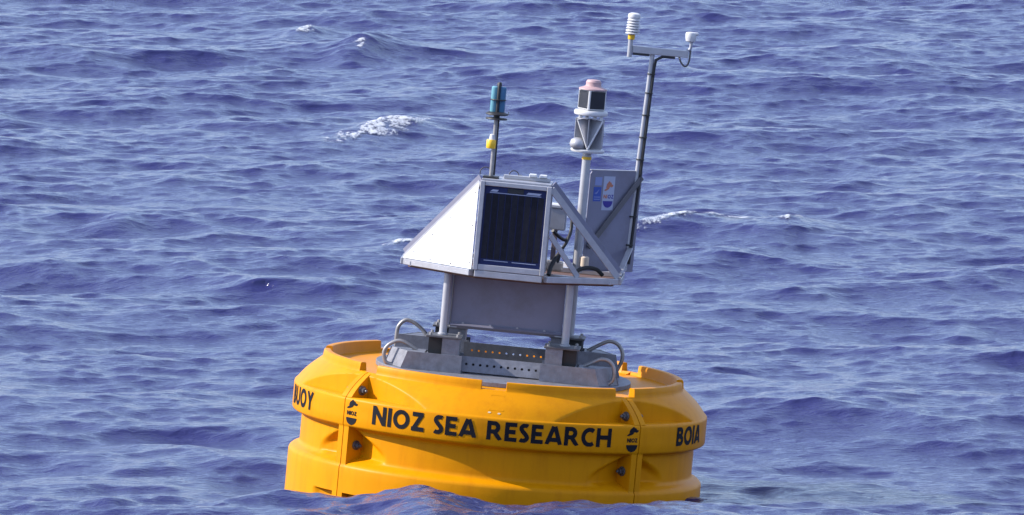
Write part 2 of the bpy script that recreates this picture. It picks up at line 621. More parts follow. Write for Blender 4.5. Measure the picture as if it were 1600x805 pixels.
h_ = SW / 2
GLYPH = {   # advance width, strokes (points in cap heights, optional width)
    'N': (0.88, [[(h_, 0), (h_, 1)], [(0.13, 0.93), (0.75, 0.07)], [(0.88 - h_, 0), (0.88 - h_, 1)]]),
    'I': (0.22, [[(0.11, 0), (0.11, 1)]]),
    'O': (0.98, [arc(0.49, 0.5, 0.49 - h_, 0.51 - h_, 0, 360, 32)]),
    'Z': (0.74, [[(0.05, 1 - h_), (0.68, 1 - h_)], [(0.60, 0.90), (0.14, 0.10)], [(0.02, h_), (0.74, h_)]]),
    'S': (0.54, [arc(0.31, 0.74, 0.205, 0.165, 48, 205, 10) + [(0.22, 0.55), (0.33, 0.45)] + arc(0.22, 0.265, 0.215, 0.165, 25, -135, 10)]),
    'E': (0.64, [[(h_, 0), (h_, 1)], [(0.1, 1 - h_ * .9), (0.62, 1 - h_ * .9)], [(0.1, 0.51), (0.56, 0.51)], [(0.1, h_ * .9), (0.64, h_ * .9)]]),
    'A': (0.94, [[(0.10, 0), (0.44, 0.97)], [(0.84, 0), (0.50, 0.97)], [(0.24, 0.26), (0.70, 0.26)]]),
    'R': (0.84, [[(h_, 0), (h_, 1)], [(0.1, 1 - h_)] + [(0.34, 1 - h_)] + arc(0.36, 0.67, 0.225, 0.225, 88, -88, 10) + [(0.1, 0.445)], [(0.36, 0.50), (0.74, 0.0)]]),
    'C': (0.78, [arc(0.48, 0.5, 0.48 - h_, 0.51 - h_, 52, 308, 22)]),
    'H': (0.90, [[(h_, 0), (h_, 1)], [(0.90 - h_, 0), (0.90 - h_, 1)], [(0.1, 0.51), (0.8, 0.51)]]),
    'B': (0.72, [[(h_, 0), (h_, 1)], [(0.1, 1 - h_), (0.32, 1 - h_)] + arc(0.34, 0.725, 0.20, 0.17, 88, -88, 8) + [(0.1, 0.555)],
                 [(0.1, 0.50), (0.36, 0.50)] + arc(0.38, 0.30, 0.235, 0.195, 86, -88, 8) + [(0.1, h_)]]),
    'U': (0.84, [[(h_, 1), (h_, 0.45)] + arc(0.42, 0.40, 0.42 - h_, 0.40 - h_, 180, 360, 12) + [(0.84 - h_, 0.45), (0.84 - h_, 1)]]),
    'Y': (0.84, [[(0.10, 1), (0.42, 0.46)], [(0.74, 1), (0.42, 0.46)], [(0.42, 0.50), (0.42, 0)]]),
}


def ribbon(pts, w):
    """flat ribbon of width w round a polyline, clipped flat at its ends; returns quads in 2-D"""
    out = []
    seg = []
    for p, q in zip(pts[:-1], pts[1:]):
        L = math.hypot(q[0] - p[0], q[1] - p[1])
        n = max(1, int(L / 0.16))
        for i in range(n):
            seg.append((p[0] + (q[0] - p[0]) * i / n, p[1] + (q[1] - p[1]) * i / n))
    seg.append(pts[-1])
    closed = math.hypot(seg[0][0] - seg[-1][0], seg[0][1] - seg[-1][1]) < 1e-6
    L, Rr = [], []
    m = len(seg)
    for i in range(m):
        a = seg[i - 1] if i > 0 else (seg[-2] if closed else seg[0])
        b = seg[i + 1] if i < m - 1 else (seg[1] if closed else seg[-1])
        d = (b[0] - a[0], b[1] - a[1])
        l = math.hypot(*d)
        nx_, ny_ = -d[1] / l, d[0] / l
        L.append((seg[i][0] + nx_ * w / 2, seg[i][1] + ny_ * w / 2))
        Rr.append((seg[i][0] - nx_ * w / 2, seg[i][1] - ny_ * w / 2))
    for i in range(m - 1):
        out.append([L[i], Rr[i], Rr[i + 1], L[i + 1]])
    return out


def text_width(txt, gap, space):
    w = 0
    for c in txt:
        w += space if c == ' ' else GLYPH[c][0] + gap
    return w - gap


def lettering(mb, txt, th0, z0, cap, r, gap=0.11, space=0.42, sw=SW, parent=None):
    """write along the band, starting at angle th0 (degrees, seen from outside, left to right)"""
    x = 0.0
    for c in txt:
        if c == ' ':
            x += space
            continue
        adv, strokes = GLYPH[c]
        if parent:
            mb = MB()
        for si, st in enumerate(strokes):
            for quad in ribbon(st, sw):
                vs = []
                for (u, v) in quad:
                    v = min(max(v, 0), 1.0)
                    th = th0 + math.degrees((x + u) * cap / r)
                    vs.append(cyl(th, r + si * 0.0003, z0 + v * cap))
                mb.add(vs, [(0, 1, 2, 3)])
        if parent:
            mb.build('letter', M['print'], parent)
        x += adv + gap
    return x - gap


CAP, Z0 = 0.117, 0.474
RL = RB + 0.0025


def text_deg(txt):
    return math.degrees(text_width(txt, 0.11, 0.42) * CAP / RL)


t1 = 'NIOZ SEA RESEARCH'
lettering(None, t1, 0.4 - text_deg(t1) / 2, Z0, CAP, RL, parent=hull[0])
lettering(None, 'BOIA', 61.0 - 90, Z0, CAP, RL, parent=hull[1])
lettering(None, 'BUOY', 90 - 60.5 - text_deg('BUOY'), Z0, CAP, RL, parent=hull[3])

BIRD = [(0.02, 0.03), (0.10, 0.17), (0.25, 0.24), (0.22, 0.42), (0.26, 0.66), (0.40, 0.84), (0.55, 1.0), (0.60, 0.86), (0.74, 0.82), (0.80, 0.66), (0.98, 0.60), (0.93, 0.44), (0.80, 0.36), (0.72, 0.44), (0.60, 0.38), (0.53, 0.22), (0.36, 0.10), (0.18, 0.02)]


def emblem(th, label=None):
    """bird shape over a small word over a half disc, printed on the band"""
    mb = MB()
    wid = 0.098
    zb = 0.452

    def pt(u, v, dr=0.0):
        return cyl(th + math.degrees((u - 0.5) * wid / RL), RL + dr, zb + v)
    # bird as a fan of triangles
    c = (0.48, 0.50)
    for p, q in zip(BIRD, BIRD[1:] + BIRD[:1]):
        mb.add([pt(c[0], 0.093 + c[1] * 0.060), pt(p[0], 0.093 + p[1] * 0.060), pt(q[0], 0.093 + q[1] * 0.060)], [(0, 1, 2)])
    # half disc
    seg = arc(0.5, 0.038, 0.46, 0.044, 180, 360, 14)
    mb.add([pt(u, v) for u, v in seg], [tuple(range(len(seg)))])
    # small word
    cap = 0.026
    w = text_width('NIOZ', 0.12, 0.4) * cap
    lettering(mb, 'NIOZ', th - math.degrees(w / 2 / RL), zb + 0.054, cap, RL, 0.12, 0.4, 0.24)
    return mb


for th in (-41.9, 42.3):
    emblem(th).build('emblem', M['print'], hull[0])

# moulded plate outline and pale spots on the front shoulder
def chamfer_pt(th, t, dr=0.0):
    r = 1.2835 + (1.146 - 1.2835) * t + 0.012 * math.sin(math.pi * t)
    return cyl(th, r + dr * 0.7, 0.6125 + (0.752 - 0.6125) * t + dr * 0.7)


mb = MB()
for (a0, a1, t0, t1_) in ((-0.6, 3.6, 0.88, 0.91), (-0.6, 3.6, 0.27, 0.30), (-0.6, -0.3, 0.30, 0.88), (3.3, 3.6, 0.30, 0.88)):
    mb.add([chamfer_pt(a, t, d) for d in (-0.004, 0.0015) for a in (a0, a1) for t in (t0, t1_)], [(0, 1, 3, 2), (4, 6, 7, 5), (0, 4, 5, 1), (2, 3, 7, 6), (0, 2, 6, 4), (1, 5, 7, 3)])
mb.build('moulded_frame', M['hull'], hull[0])
for th, t in ((-0.3, 0.18), (2.4, 0.16)):
    mb = MB()
    pts = [chamfer_pt(th + 0.45 * math.cos(k * 0.785), t + 0.035 * math.sin(k * 0.785), 0.0) for k in range(8)]
    mb.prism(pts, cyl(th, 0.0015, 0.0015))
    mb.build('pale_spot', M['dropping'], hull[0])


# --- steel base on the deck
mb = MB().lathe([(0.80, 0.7485), (0.80, 0.773), (0.797, 0.776), (0.2, 0.776)], (0, 0, 0), 72)
mb.build('deck_plate', M['galv'], buoy, smooth=30)


def perforated(mb, c, ux, uy, w, h, t, holes, rad):
    """plate centred at c, spanned by unit vectors ux (length w) and uy (height h), thickness t, real round holes at the given x offsets"""
    ux, uy = Vector(ux).normalized(), Vector(uy).normalized()
    nrm = ux.cross(uy)
    c = Vector(c)

    def P(x, y, k):
        return c + ux * x + uy * y + nrm * (k * t / 2)
    half = rad * 1.8
    xs = [-w / 2]
    for hx in holes:
        xs += [hx - half, hx + half]
    xs.append(w / 2)
    for k in (-1, 1):
        for i in range(0, len(xs), 2):
            mb.add([P(xs[i], -half, k), P(xs[i + 1], -half, k), P(xs[i + 1], half, k), P(xs[i], half, k)], [(0, 1, 2, 3)])
        for a, b in ((-h / 2, -half), (half, h / 2)):
            mb.add([P(-w / 2, a, k), P(w / 2, a, k), P(w / 2, b, k), P(-w / 2, b, k)], [(0, 1, 2, 3)])
        for hx in holes:
            n = 8
            sq = [(1, 0), (1, 1), (0, 1), (-1, 1), (-1, 0), (-1, -1), (0, -1), (1, -1)]
            inner = [P(hx + rad * math.cos(2 * math.pi * j / n), rad * math.sin(2 * math.pi * j / n), k) for j in range(n)]
            outer = [P(hx + half * u, half * v, k) for u, v in sq]
            mb.add(inner + outer, [(j, (j + 1) % n, (j + 1) % n + n, j + n) for j in range(n)])
    for hx in holes:
        n = 8
        a = [P(hx + rad * math.cos(2 * math.pi * j / n), rad * math.sin(2 * math.pi * j / n), -1) for j in range(n)]
        b = [P(hx + rad * math.cos(2 * math.pi * j / n), rad * math.sin(2 * math.pi * j / n), 1) for j in range(n)]
        mb.add(a + b, [(j, (j + 1) % n, (j + 1) % n + n, j + n) for j in range(n)])
    for x in (-w / 2, w / 2):
        mb.add([P(x, -h / 2, -1), P(x, h / 2, -1), P(x, h / 2, 1), P(x, -h / 2, 1)], [(0, 1, 2, 3)])
    for y in (-h / 2, h / 2):
        mb.add([P(-w / 2, y, -1), P(w / 2, y, -1), P(w / 2, y, 1), P(-w / 2, y, 1)], [(0, 1, 2, 3)])
    return mb


holes = [(-5 + i) * 0.0435 for i in range(11)]
perforated(MB(), (0.0, -0.375, 0.830), (1, 0, 0), (0, 0.35, 1), 0.51, 0.10, 0.010, holes, 0.0085).build('perforated_plate', M['galv'], buoy)
perforated(MB(), (0.0, 0.20, 0.862), (1, 0, 0), (0, 0, 1), 0.54, 0.10, 0.010, holes, 0.0066).build('perforated_plate', M['galv_dark'], buoy)


MB().box((0, -0.33, 0.826), (0.47, 0.006, 0.09)).build('hole_shade_plate', M['galv_dark'], buoy)  # dark sheet added behind the front holes, its colour stands for shade inside


def base_foot(s, yc, zt):
    """long foot: front and back plate, oblique outer end and top, s=-1 left, yc its centre line"""
    d = 0.11
    mb = MB()
    xi = 0.245
    zb = 0.7775
    fo = 1 if yc < 0 else -1                 # the end plates splay away from the middle of the deck edge
    xa, xb = (0.60, 0.715) if fo > 0 else (0.70, 0.60)
    for y, xo in ((yc - d, xa), (yc + d, xb)):
        poly = [(s * xi, y - 0.005, zb), (s * (xo + 0.02), y - 0.005, zb), (s * (xo - 0.015), y - 0.005, zt), (s * xi, y - 0.005, zt)]
        mb.prism(poly, (0, 0.010, 0))
    e = 0.0075
    mb.prism([(s * (xa + 0.014), yc - d + e, zb), (s * (xb + 0.014), yc + d - e, zb), (s * (xb - 0.022), yc + d - e, zt - 0.001), (s * (xa - 0.022), yc - d + e, zt - 0.001)], (-s * 0.01, 0, 0))
    mb.prism([(s * 0.48, yc - d + e, zt - 0.012), (s * (xa - 0.04), yc - d + e, zt - 0.012), (s * (xb - 0.04), yc + d - e, zt - 0.012), (s * 0.48, yc + d - e, zt - 0.012)], (0, 0, 0.010))
    return mb


def handle_pts(key):
    return {'lf': [(-0.675, -0.33, 0.777), (-0.722, -0.33, 0.792), (-0.737, -0.33, 0.847), (-0.721, -0.33, 0.889), (-0.687, -0.33, 0.917), (-0.645, -0.33, 0.931), (-0.595, -0.33, 0.916), (-0.532, -0.33, 0.884)],
            'lb': [(-0.698, 0.30, 0.777), (-0.703, 0.30, 0.910), (-0.692, 0.30, 0.966), (-0.654, 0.30, 1.002), (-0.609, 0.30, 0.994), (-0.558, 0.30, 0.963), (-0.510, 0.30, 0.918)],
            'rf': [(0.51, -0.33, 0.884), (0.559, -0.33, 0.910), (0.608, -0.33, 0.935), (0.657, -0.33, 0.932), (0.692, -0.33, 0.899), (0.701, -0.33, 0.848), (0.693, -0.33, 0.807), (0.663, -0.33, 0.777)],
            'rb': [(0.501, 0.30, 0.918), (0.566, 0.30, 0.960), (0.632, 0.30, 0.992), (0.686, 0.30, 0.979), (0.718, 0.30, 0.938), (0.723, 0.30, 0.885), (0.706, 0.30, 0.835), (0.68, 0.30, 0.777)]}[key]


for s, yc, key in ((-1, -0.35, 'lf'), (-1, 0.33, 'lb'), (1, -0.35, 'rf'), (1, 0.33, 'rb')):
    foot = base_foot(s, yc, 0.885 if yc < 0 else 0.92).build('base_foot', M['galv'], buoy)
    # pillar: box open on its outer side, with cap plate
    mb = MB()
    px_ = s * 0.368
    hw = 0.100
    zb, zt = 0.7785, 0.985
    t = 0.010
    mb.box((px_ - s * 0.046, yc - hw + t / 2, (zb + zt) / 2), (0.108, t, zt - zb))
    mb.box((px_ + s * 0.02, yc + 0.03, 0.93), (0.012, 0.08, 0.10))
    mb.box((px_, yc + hw - t / 2, (zb + zt) / 2), (2 * hw, t, zt - zb))
    mb.box((px_ - s * (hw - t / 2), yc, (zb + zt) / 2), (t - 0.001, 2 * hw - 2 * t - 0.001, zt - zb - 0.001))
    mb.box((px_ + s * (hw - t / 2), yc, 0.837), (t - 0.001, 2 * hw - 2 * t - 0.001, 0.094))
    pil = mb.build('base_pillar', M['galv'], buoy)
    MB().box((px_ + s * 0.052, yc - 0.055, 0.93), (0.085, 0.004, 0.10)).build('pillar_shade_panel', M['black'], pil)  # black sheet added to imitate the shade inside the pillar opening
    cap = MB().box((px_, yc, zt + 0.0065), (0.222, 0.222, 0.012), None, 0.002).build('cap_plate', M['galv_dark'], pil)
    for bx in (-0.085, 0.085):
        for by in (-0.085, 0.085):
            MB().lathe([(0.011, 0), (0.011, 0.012), (0.006, 0.016)], (px_ + bx, yc + by, zt + 0.0128), 6).build('bolt', M['tube'], pil)
    MB().tube(smooth_path(handle_pts(key)), 0.0125, 10).build('handle', M['tube'], buoy, smooth=60)
    # posts
    x_ = s * 0.382
    mbp = MB().lathe([(0.032, 0.9985), (0.032, 1.008), (0.024, 1.012), (0.024, 1.398)], (x_, yc, 0), 20)
    mbp.build('post', M['post'], buoy, smooth=35)

# sheet hung between the posts
mb = MB()
mb.box((0, -0.195, 1.215), (0.70, 0.010, 0.31), None, 0.002)
mb.box((0, -0.207, 1.049), (0.70, 0.034, 0.018), Matrix.Rotation(R(-35), 3, 'X'), 0.002)
sh = mb.build('shield_plate', M['sheet'], buoy)
for i in range(4):
    MB().lathe([(0.008, 0), (0.008, 0.006)], (-0.27 + 0.17 * i, -0.2115, 1.066), 6, Matrix.Rotation(R(90), 3, 'X')).build('screw', M['post'], sh)
for s in (-1, 1):
    MB().box((s * 0.365, -0.2, 1.22), (0.018, 0.05, 0.34), None, 0.002).build('side_angle', M['sheet'], buoy)
    MB().box((s * 0.33, -0.20, 1.05), (0.05, 0.03, 0.03), None, 0.003).build('bracket', M['alu'], buoy)

# --- turret frame
ZB0, ZB1 = 1.402, 1.442
OCT = [(-0.222, -0.60), (0.222, -0.60), (0.672, -0.25), (0.672, 0.25), (0.222, 0.60), (-0.222, 0.60), (-0.672, 0.25), (-0.672, -0.25)]
for i in range(8):
    a, b = OCT[i], OCT[(i + 1) % 8]
    A, B = Vector((*a, (ZB0 + ZB1) / 2)), Vector((*b, (ZB0 + ZB1) / 2))
    d = (B - A).normalized()
    MB().bar(A + d * 0.012, B - d * 0.012, 0.04, ZB1 - ZB0 - (0.003 if i % 2 else 0), bev=0.003).build('base_beam', M['alu'], buoy)
mb = MB()
pl = [(x * 0.955, y * 0.955, 1.388) for x, y in OCT]
mb.prism(pl, (0, 0, 0.012))
mb.build('turret_floor', M['rust'], buoy)
for yy in (-0.29, 0.29):
    MB().bar((-0.63, yy, 1.416), (0.63, yy, 1.416), 0.05, 0.03).build('cross_beam', M['alu'], buoy)

# front solar panel
sp = MB().box((0, -0.596, 1.722), (0.388, 0.014, 0.50)).build('solar_panel', M['glass'], buoy)
fw = 0.029
z0, z1, xw = 1.4445, 2.0, 0.222
mb = MB()
mb.box((-xw + fw / 2, -0.603, (z0 + z1) / 2), (fw, 0.04, z1 - z0), None, 0.003)
mb.box((xw - fw / 2, -0.603, (z0 + z1) / 2), (fw, 0.04, z1 - z0), None, 0.003)
mb.box((0, -0.602, z1 - 0.014), (2 * xw - 2 * fw - 0.001, 0.036, 0.028), None, 0.003)
mb.box((0, -0.602, z0 + 0.019), (2 * xw - 2 * fw - 0.001, 0.036, 0.036), None, 0.003)
mb.build('panel_frame', M['alu'], sp)
for i in range(9):
    MB().box((-0.162 + i * 0.0405, -0.604, 1.722), (0.0355, 0.003, 0.405)).build('solar_cell', M['cell' if i % 2 else 'cell_pale'], sp)
MB().box((0.0, -0.605, 1.951), (0.10, 0.008, 0.03), None, 0.002).build('terminal_cover', M['black'], sp)
for poly in ([(-0.158, -0.604, 1.938), (-0.115, -0.604, 1.938), (-0.105, -0.604, 1.951), (-0.142, -0.604, 1.951)], [(0.066, -0.604, 1.938), (0.150, -0.604, 1.938), (0.162, -0.604, 1.951), (0.078, -0.604, 1.951)]):
    MB().prism(poly, (0, -0.0015, 0)).build('white_marking', M['stk_white'], sp)
for c_, d_ in (((0, -0.6045, 1.9315), (0.32, 0.002, 0.004)), ((-0.085, -0.6045, 1.509), (0.15, 0.002, 0.004)), ((0.09, -0.6045, 1.509), (0.15, 0.002, 0.004))):
    MB().box(c_, d_).build('white_line', M['stk_white'], sp)

# top plate, corner brackets and back columns
tp = MB().box((0.0, -0.45, 2.006), (0.43, 0.25, 0.012), None, 0.002).build('top_plate', M['alu'], buoy)
mb = MB()
mb.bar((-0.09, -0.42, 2.024), (0.20, -0.42, 2.024), 0.05, 0.022)
mb.build('top_rail', M['post'], buoy)
for x in (0.09, 0.155):
    MB().box((x, -0.42, 2.045), (0.045, 0.07, 0.018), None, 0.003).build('rail_block', M['white_plastic'], buoy)
for x in (-0.205, 0.205):
    MB().bar((x, -0.325, 1.4425), (x, -0.325, 2.0), 0.028, 0.028, up=(0, 1, 0)).build('turret_column', M['alu'], buoy)
for x, rr in ((-0.205, 0.036), (-0.03, 0.030)):
    c = Vector((x, -0.40, 2.02))
    pts = [c + Vector((rr * math.cos(a), 0, rr * math.sin(a) + 0.012)) for a in [R(-20 + 220 * k / 14) for k in range(15)]]
    MB().tube(pts, 0.0035, 6).build('wire_loop', M['bolt'], buoy, smooth=60)
for x, y, z in ((-0.245, -0.5, 1.985), (0.01, -0.36, 2.025), (0.225, -0.53, 1.99)):
    MB().box((x, y, z), (0.022, 0.03, 0.022), None, 0.004).build('clamp', M['bolt'], buoy)


# white left plate with diagonal edge bar
def tri_pts(s, off=0.0, shrink=0.0):
    a = Vector((s * 0.222, -0.60, 1.985))
    b = Vector((s * 0.668, -0.253, 1.446))
    c = Vector((s * 0.222, -0.60, 1.446))
    n = Vector((s * 0.35, -0.45, 0)).normalized()
    return [p + n * off for p in (a, b, c)], n


(p, nrm) = tri_pts(-1, 0.012)
wp = MB().prism(p, nrm * 0.006).build('white_side_plate', M['white'], buoy)
a, b, c = p
for q in [a.lerp(c, t) + (b - c).normalized() * 0.018 for t in (0.12, 0.5, 0.93)] + [c.lerp(b, t) + Vector((0, 0, 0.015)) for t in (0.3, 0.6)] + [a.lerp(b, t) + (c - a.lerp(b, t)).normalized() * 0.03 for t in (0.4, 0.65, 0.9)]:
    d = nrm
    rot = d.to_track_quat('Z', 'Y').to_matrix()
    MB().lathe([(0.005, 0), (0.005, 0.003), (0.003, 0.004)], q + nrm * 0.0062, 8, rot).build('screw', M['tube'], wp)
for s in (-1, 1):
    (p, nrm) = tri_pts(s)
    a, b, c = p
    br = MB()
    br.bar(a + Vector((0, 0, 0.0)), b, 0.008, 0.042, up=nrm.cross(b - a), bev=0.001)
    br.bar(a - nrm * 0.024, b - nrm * 0.024, 0.040, 0.008, up=nrm.cross(b - a), bev=0.001)
    br.build('diagonal_brace', M['alu'], buoy)
    # second angle laid along the first, a little higher and further in
    up_ = nrm.cross(b - a).normalized()
    if up_.z < 0:
        up_ = -up_
    MB().bar(a + up_ * 0.040 - nrm * 0.03, b + up_ * 0.040 - nrm * 0.03, 0.008, 0.046, up=up_, bev=0.001).build('diagonal_brace', M['sheet'], buoy)
    # short brace
    MB().bar(Vector((s * 0.235, -0.588, 1.70)), Vector((s * 0.425, -0.44, 1.443)), 0.008, 0.034, up=nrm.cross(b - a), bev=0.001).build('short_brace', M['alu'], buoy)

# equipment inside the turret
box = MB().box((0.02, -0.12, 1.53), (0.34, 0.30, 0.17), None, 0.006).build('battery_box', M['brown'], buoy)
eb = MB().box((0.245, -0.10, 1.765), (0.125, 0.12, 0.135), None, 0.006).build('junction_box', M['alu'], buoy)
MB().box((0.245, -0.10, 1.846), (0.135, 0.13, 0.024), None, 0.006).build('lid', M['white_plastic'], eb)
MB().bar((0.245, -0.10, 1.4425), (0.245, -0.10, 1.696), 0.03, 0.03, up=(0, 1, 0)).build('box_stand', M['brown'], buoy)
MB().bar((0.215, -0.56, 1.80), (0.215, -0.56, 1.97), 0.012, 0.02, up=(0, 1, 0)).build('inner_strip', M['brown'], buoy)
MB().lathe([(0.028, 0), (0.028, 0.055), (0.018, 0.062)], (0.445, -0.10, 1.485), 16).build('cable_gland', M['cream'], buoy, smooth=40)
MB().box((0.26, -0.26, 1.485), (0.12, 0.10, 0.06), None, 0.01).build('connector_box', M['cream'], buoy)
for pts, rr in (([(0.24, -0.36, 1.71), (0.29, -0.30, 1.665), (0.325, -0.22, 1.65), (0.345, -0.18, 1.70), (0.345, -0.15, 1.80)], 0.011),
                ([(0.345, -0.18, 1.70), (0.33, -0.24, 1.64), (0.30, -0.28, 1.58), (0.285, -0.30, 1.50)], 0.010),
                ([(0.245, -0.50, 1.445), (0.255, -0.46, 1.50), (0.285, -0.42, 1.56), (0.315, -0.40, 1.60)], 0.014),
                ([(0.40, -0.32, 1.445), (0.42, -0.30, 1.475), (0.47, -0.27, 1.492), (0.53, -0.25, 1.485), (0.57, -0.23, 1.45)], 0.013)):
    MB().tube(smooth_path(pts), rr, 8).build('cable', M['black'], buoy, smooth=60)

# --- grey plate with stickers, behind on the right
PA, PB = Vector((0.432, -0.062, 0)), Vector((0.742, 0.205, 0))
pd = (PB - PA).normalized()
pn = Vector((pd.y, -pd.x, 0))           # towards the camera
PLEN = (PB - PA).length
vz0, vz1 = 1.45, 2.082


def on_plate(u, z, off=0.0):
    return PA + pd * u + Vector((0, 0, z)) + pn * off


vp = MB().prism([on_plate(0, vz0), on_plate(PLEN - 0.01, vz0), on_plate(PLEN, vz1), on_plate(0.015, vz1), on_plate(0, vz1 - 0.02)], -pn * 0.008).build('back_plate', M['sheet'], buoy)
MB().bar(on_plate(0.0, vz1 + 0.003, -0.012), on_plate(PLEN, vz1 + 0.003, -0.012), 0.026, 0.006).build('top_flange', M['alu'], vp)
MB().prism([on_plate(PLEN - 0.004, vz0, -0.009), on_plate(PLEN + 0.004, vz1, -0.009), on_plate(PLEN + 0.004, vz1, -0.06), on_plate(PLEN - 0.004, vz0, -0.06)], pd * 0.006).build('side_flange', M['sheet'], vp)
MB().bar(on_plate(0.02, 1.60, 0.018), on_plate(PLEN - 0.012, 2.05, 0.018), 0.012, 0.034, up=(0, 0, 1)).build('plate_strut', M['strut'], vp)


def decal(name, m, poly, off):
    return MB().prism([on_plate(u, z, off) for u, z in poly], pn * 0.0008).build(name, m, vp)


def rect(u0, u1, z0_, z1_):
    return [(u0, z0_), (u1, z0_), (u1, z1_), (u0, z1_)]


# positions on the plate: u from its left edge, z height
decal('sticker', M['stk_pale'], rect(0.040, 0.094, 1.990, 2.042), 0.0005)['label'] = 'small pale blue sticker'
s2 = decal('sticker', M['stk_blue'], rect(0.034, 0.094, 1.890, 1.980), 0.0005)
s2['label'] = 'blue square sticker with white emblem'
decal('sticker_print', M['stk_pale'], [(0.040, 1.940), (0.058, 1.946), (0.078, 1.966), (0.070, 1.950), (0.060, 1.936)], 0.0016)
decal('sticker_print', M['stk_pale'], rect(0.040, 0.088, 1.914, 1.919), 0.0016)
decal('sticker_print', M['stk_pale'], rect(0.040, 0.088, 1.900, 1.905), 0.0016)
s3 = decal('sticker', M['stk_white'], rect(0.108, 0.198, 1.835, 2.048), 0.0005)
s3['label'] = 'tall white sticker with orange bird, small word and blue half disc'
decal('sticker_print', M['stk_orange'], [(0.116 + x * 0.072, 1.955 + y * 0.066) for x, y in BIRD], 0.0016)
decal('sticker_print', M['stk_navy'], [(0.153 + 0.039 * math.cos(R(180 + 180 * k / 12)), 1.893 + 0.042 * math.sin(R(180 + 180 * k / 12))) for k in range(13)], 0.0016)


def flat_text(mb, txt, u0, z0_, cap, off, sw=0.24):
    x = 0
    for ch in txt:
        adv, strokes = GLYPH[ch]
        for si, st in enumerate(strokes):
            for quad in ribbon(st, sw):
                mb.add([on_plate(u0 + (x + u) * cap, z0_ + min(max(v, 0), 1) * cap, off + si * 0.0002) for u, v in quad], [(0, 1, 2, 3)])
        x += adv + 0.12


mb = MB()
flat_text(mb, 'NI', 0.116, 1.909, 0.0245, 0.0018)
mb.build('sticker_print', M['stk_orange'], vp)
mb = MB()
flat_text(mb, 'OZ', 0.150, 1.909, 0.0245, 0.0018)
mb.build('sticker_print', M['stk_navy'], vp)

# --- lantern on its post with radar reflector
LX, LY = 0.398, -0.09
ln = MB().lathe([(0.040, 1.443), (0.040, 1.452), (0.0275, 1.455), (0.0275, 2.192)], (LX, LY, 0), 20).build('lantern_post', M['post'], buoy, smooth=35)
MB().lathe([(0.030, 2.150), (0.030, 2.168)], (LX, LY, 0), 20).build('collar', M['yellow'], ln, smooth=35)
rf = bpy.data.objects.new('radar_reflector', None)
COL.objects.link(rf)
rf.parent = buoy
mb = MB().lathe([(0.06, 2.193), (0.100, 2.197), (0.106, 2.205), (0.106, 2.212), (0.098, 2.216), (0.03, 2.222)], (LX, LY, 0), 28)
mb.build('bottom_disc', M['white_plastic'], rf, smooth=40)
mb = MB()
for k in range(3):
    ang = R(28 + 60 * k)
    d = Vector((math.cos(ang), math.sin(ang), 0))
    n = Vector((-d.y, d.x, 0)) * (0.004 + 0.0003 * k)
    c = Vector((LX, LY, 0)) - n / 2
    mb.prism([c - d * 0.10 + Vector((0, 0, 2.2225)), c + d * 0.10 + Vector((0, 0, 2.2225)), c + d * 0.10 + Vector((0, 0, 2.405)), c - d * 0.10 + Vector((0, 0, 2.405))], n)
mb.build('fins', M['alu'], rf)
top = [Vector((LX + 0.107 * math.cos(R(-97 + 90 * k)), LY + 0.107 * math.sin(R(-97 + 90 * k)), 2.402)) for k in range(4)]
apex = Vector((LX + 0.004, LY - 0.055, 2.222))
# open corner that shows as a light triangle
front = [Vector((LX - 0.078, LY - 0.070, 2.402)), Vector((LX + 0.082, LY - 0.070, 2.402)), Vector((LX + 0.002, LY - 0.098, 2.218)), Vector((LX + 0.002, LY - 0.012, 2.405))]
mb = MB()
mb.prism([front[0], front[3], front[2]], (0.0025, 0.003, 0))
mb.prism([front[3], front[1], front[2]], (-0.0025, 0.003, 0))
mb.build('corner_plate', M['alu'], rf)
for dx_ in (-0.06, -0.02, 0.03, 0.07):
    MB().box((LX + dx_, LY - 0.055, 2.4145), (0.022, 0.03, 0.022), None, 0.004).build('spacer', M['white_plastic'], rf)
MB().tube(smooth_path([(LX - 0.08, LY - 0.072, 2.398), (LX - 0.03, LY - 0.085, 2.412), (LX + 0.03, LY - 0.085, 2.412), (LX + 0.084, LY - 0.072, 2.402)]), 0.004, 6).build('curved_rim', M['alu'], rf, smooth=60)
MB().tube([front[0], front[2]], 0.004, 6).tube([front[1], front[2]], 0.0065, 6).build('corner_edge', M['white_plastic'], rf, smooth=60)
MB().lathe([(0.02, -0.034), (0.046, -0.028), (0.054, -0.004), (0.046, 0.022), (0.02, 0.036)], (LX - 0.060, LY - 0.050, 2.250), 18).build('round_cap', M['post'], rf, smooth=60)
mb = MB().lathe([(0.090, 2.426), (0.102, 2.430), (0.105, 2.437), (0.105, 2.450), (0.100, 2.458), (0.06, 2.462)], (LX, LY, 0), 32)
mb.build('top_disc', M['white_plastic'], rf, smooth=40)

lrot = Matrix.Rotation(R(35), 3, 'Z')
lt = MB().box((LX, LY, 2.5255), (0.128, 0.128, 0.125), lrot, 0.005).build('lantern', M['white_plastic'], buoy)
for k in range(4):
    d = lrot @ Vector((math.sin(R(90 * k)), -math.cos(R(90 * k)), 0))
    t_ = Vector((-d.y, d.x, 0))
    c = Vector((LX, LY, 0)) + d * 0.0643
    w_ = 0.052
    MB().prism([c - t_ * w_ + Vector((0, 0, 2.472)), c + t_ * w_ + Vector((0, 0, 2.472)), c + t_ * w_ + Vector((0, 0, 2.580)), c - t_ * w_ + Vector((0, 0, 2.580))], d * 0.002).build('lantern_panel', M['lpanel'], lt)
MB().lathe([(0.090, 2.5885), (0.088, 2.596), (0.066, 2.603), (0.050, 2.610), (0.047, 2.622), (0.048, 2.636), (0.040, 2.648), (0.018, 2.651)], (LX, LY, 0), 24).build('lens_cap', M['pink'], lt, smooth=35)

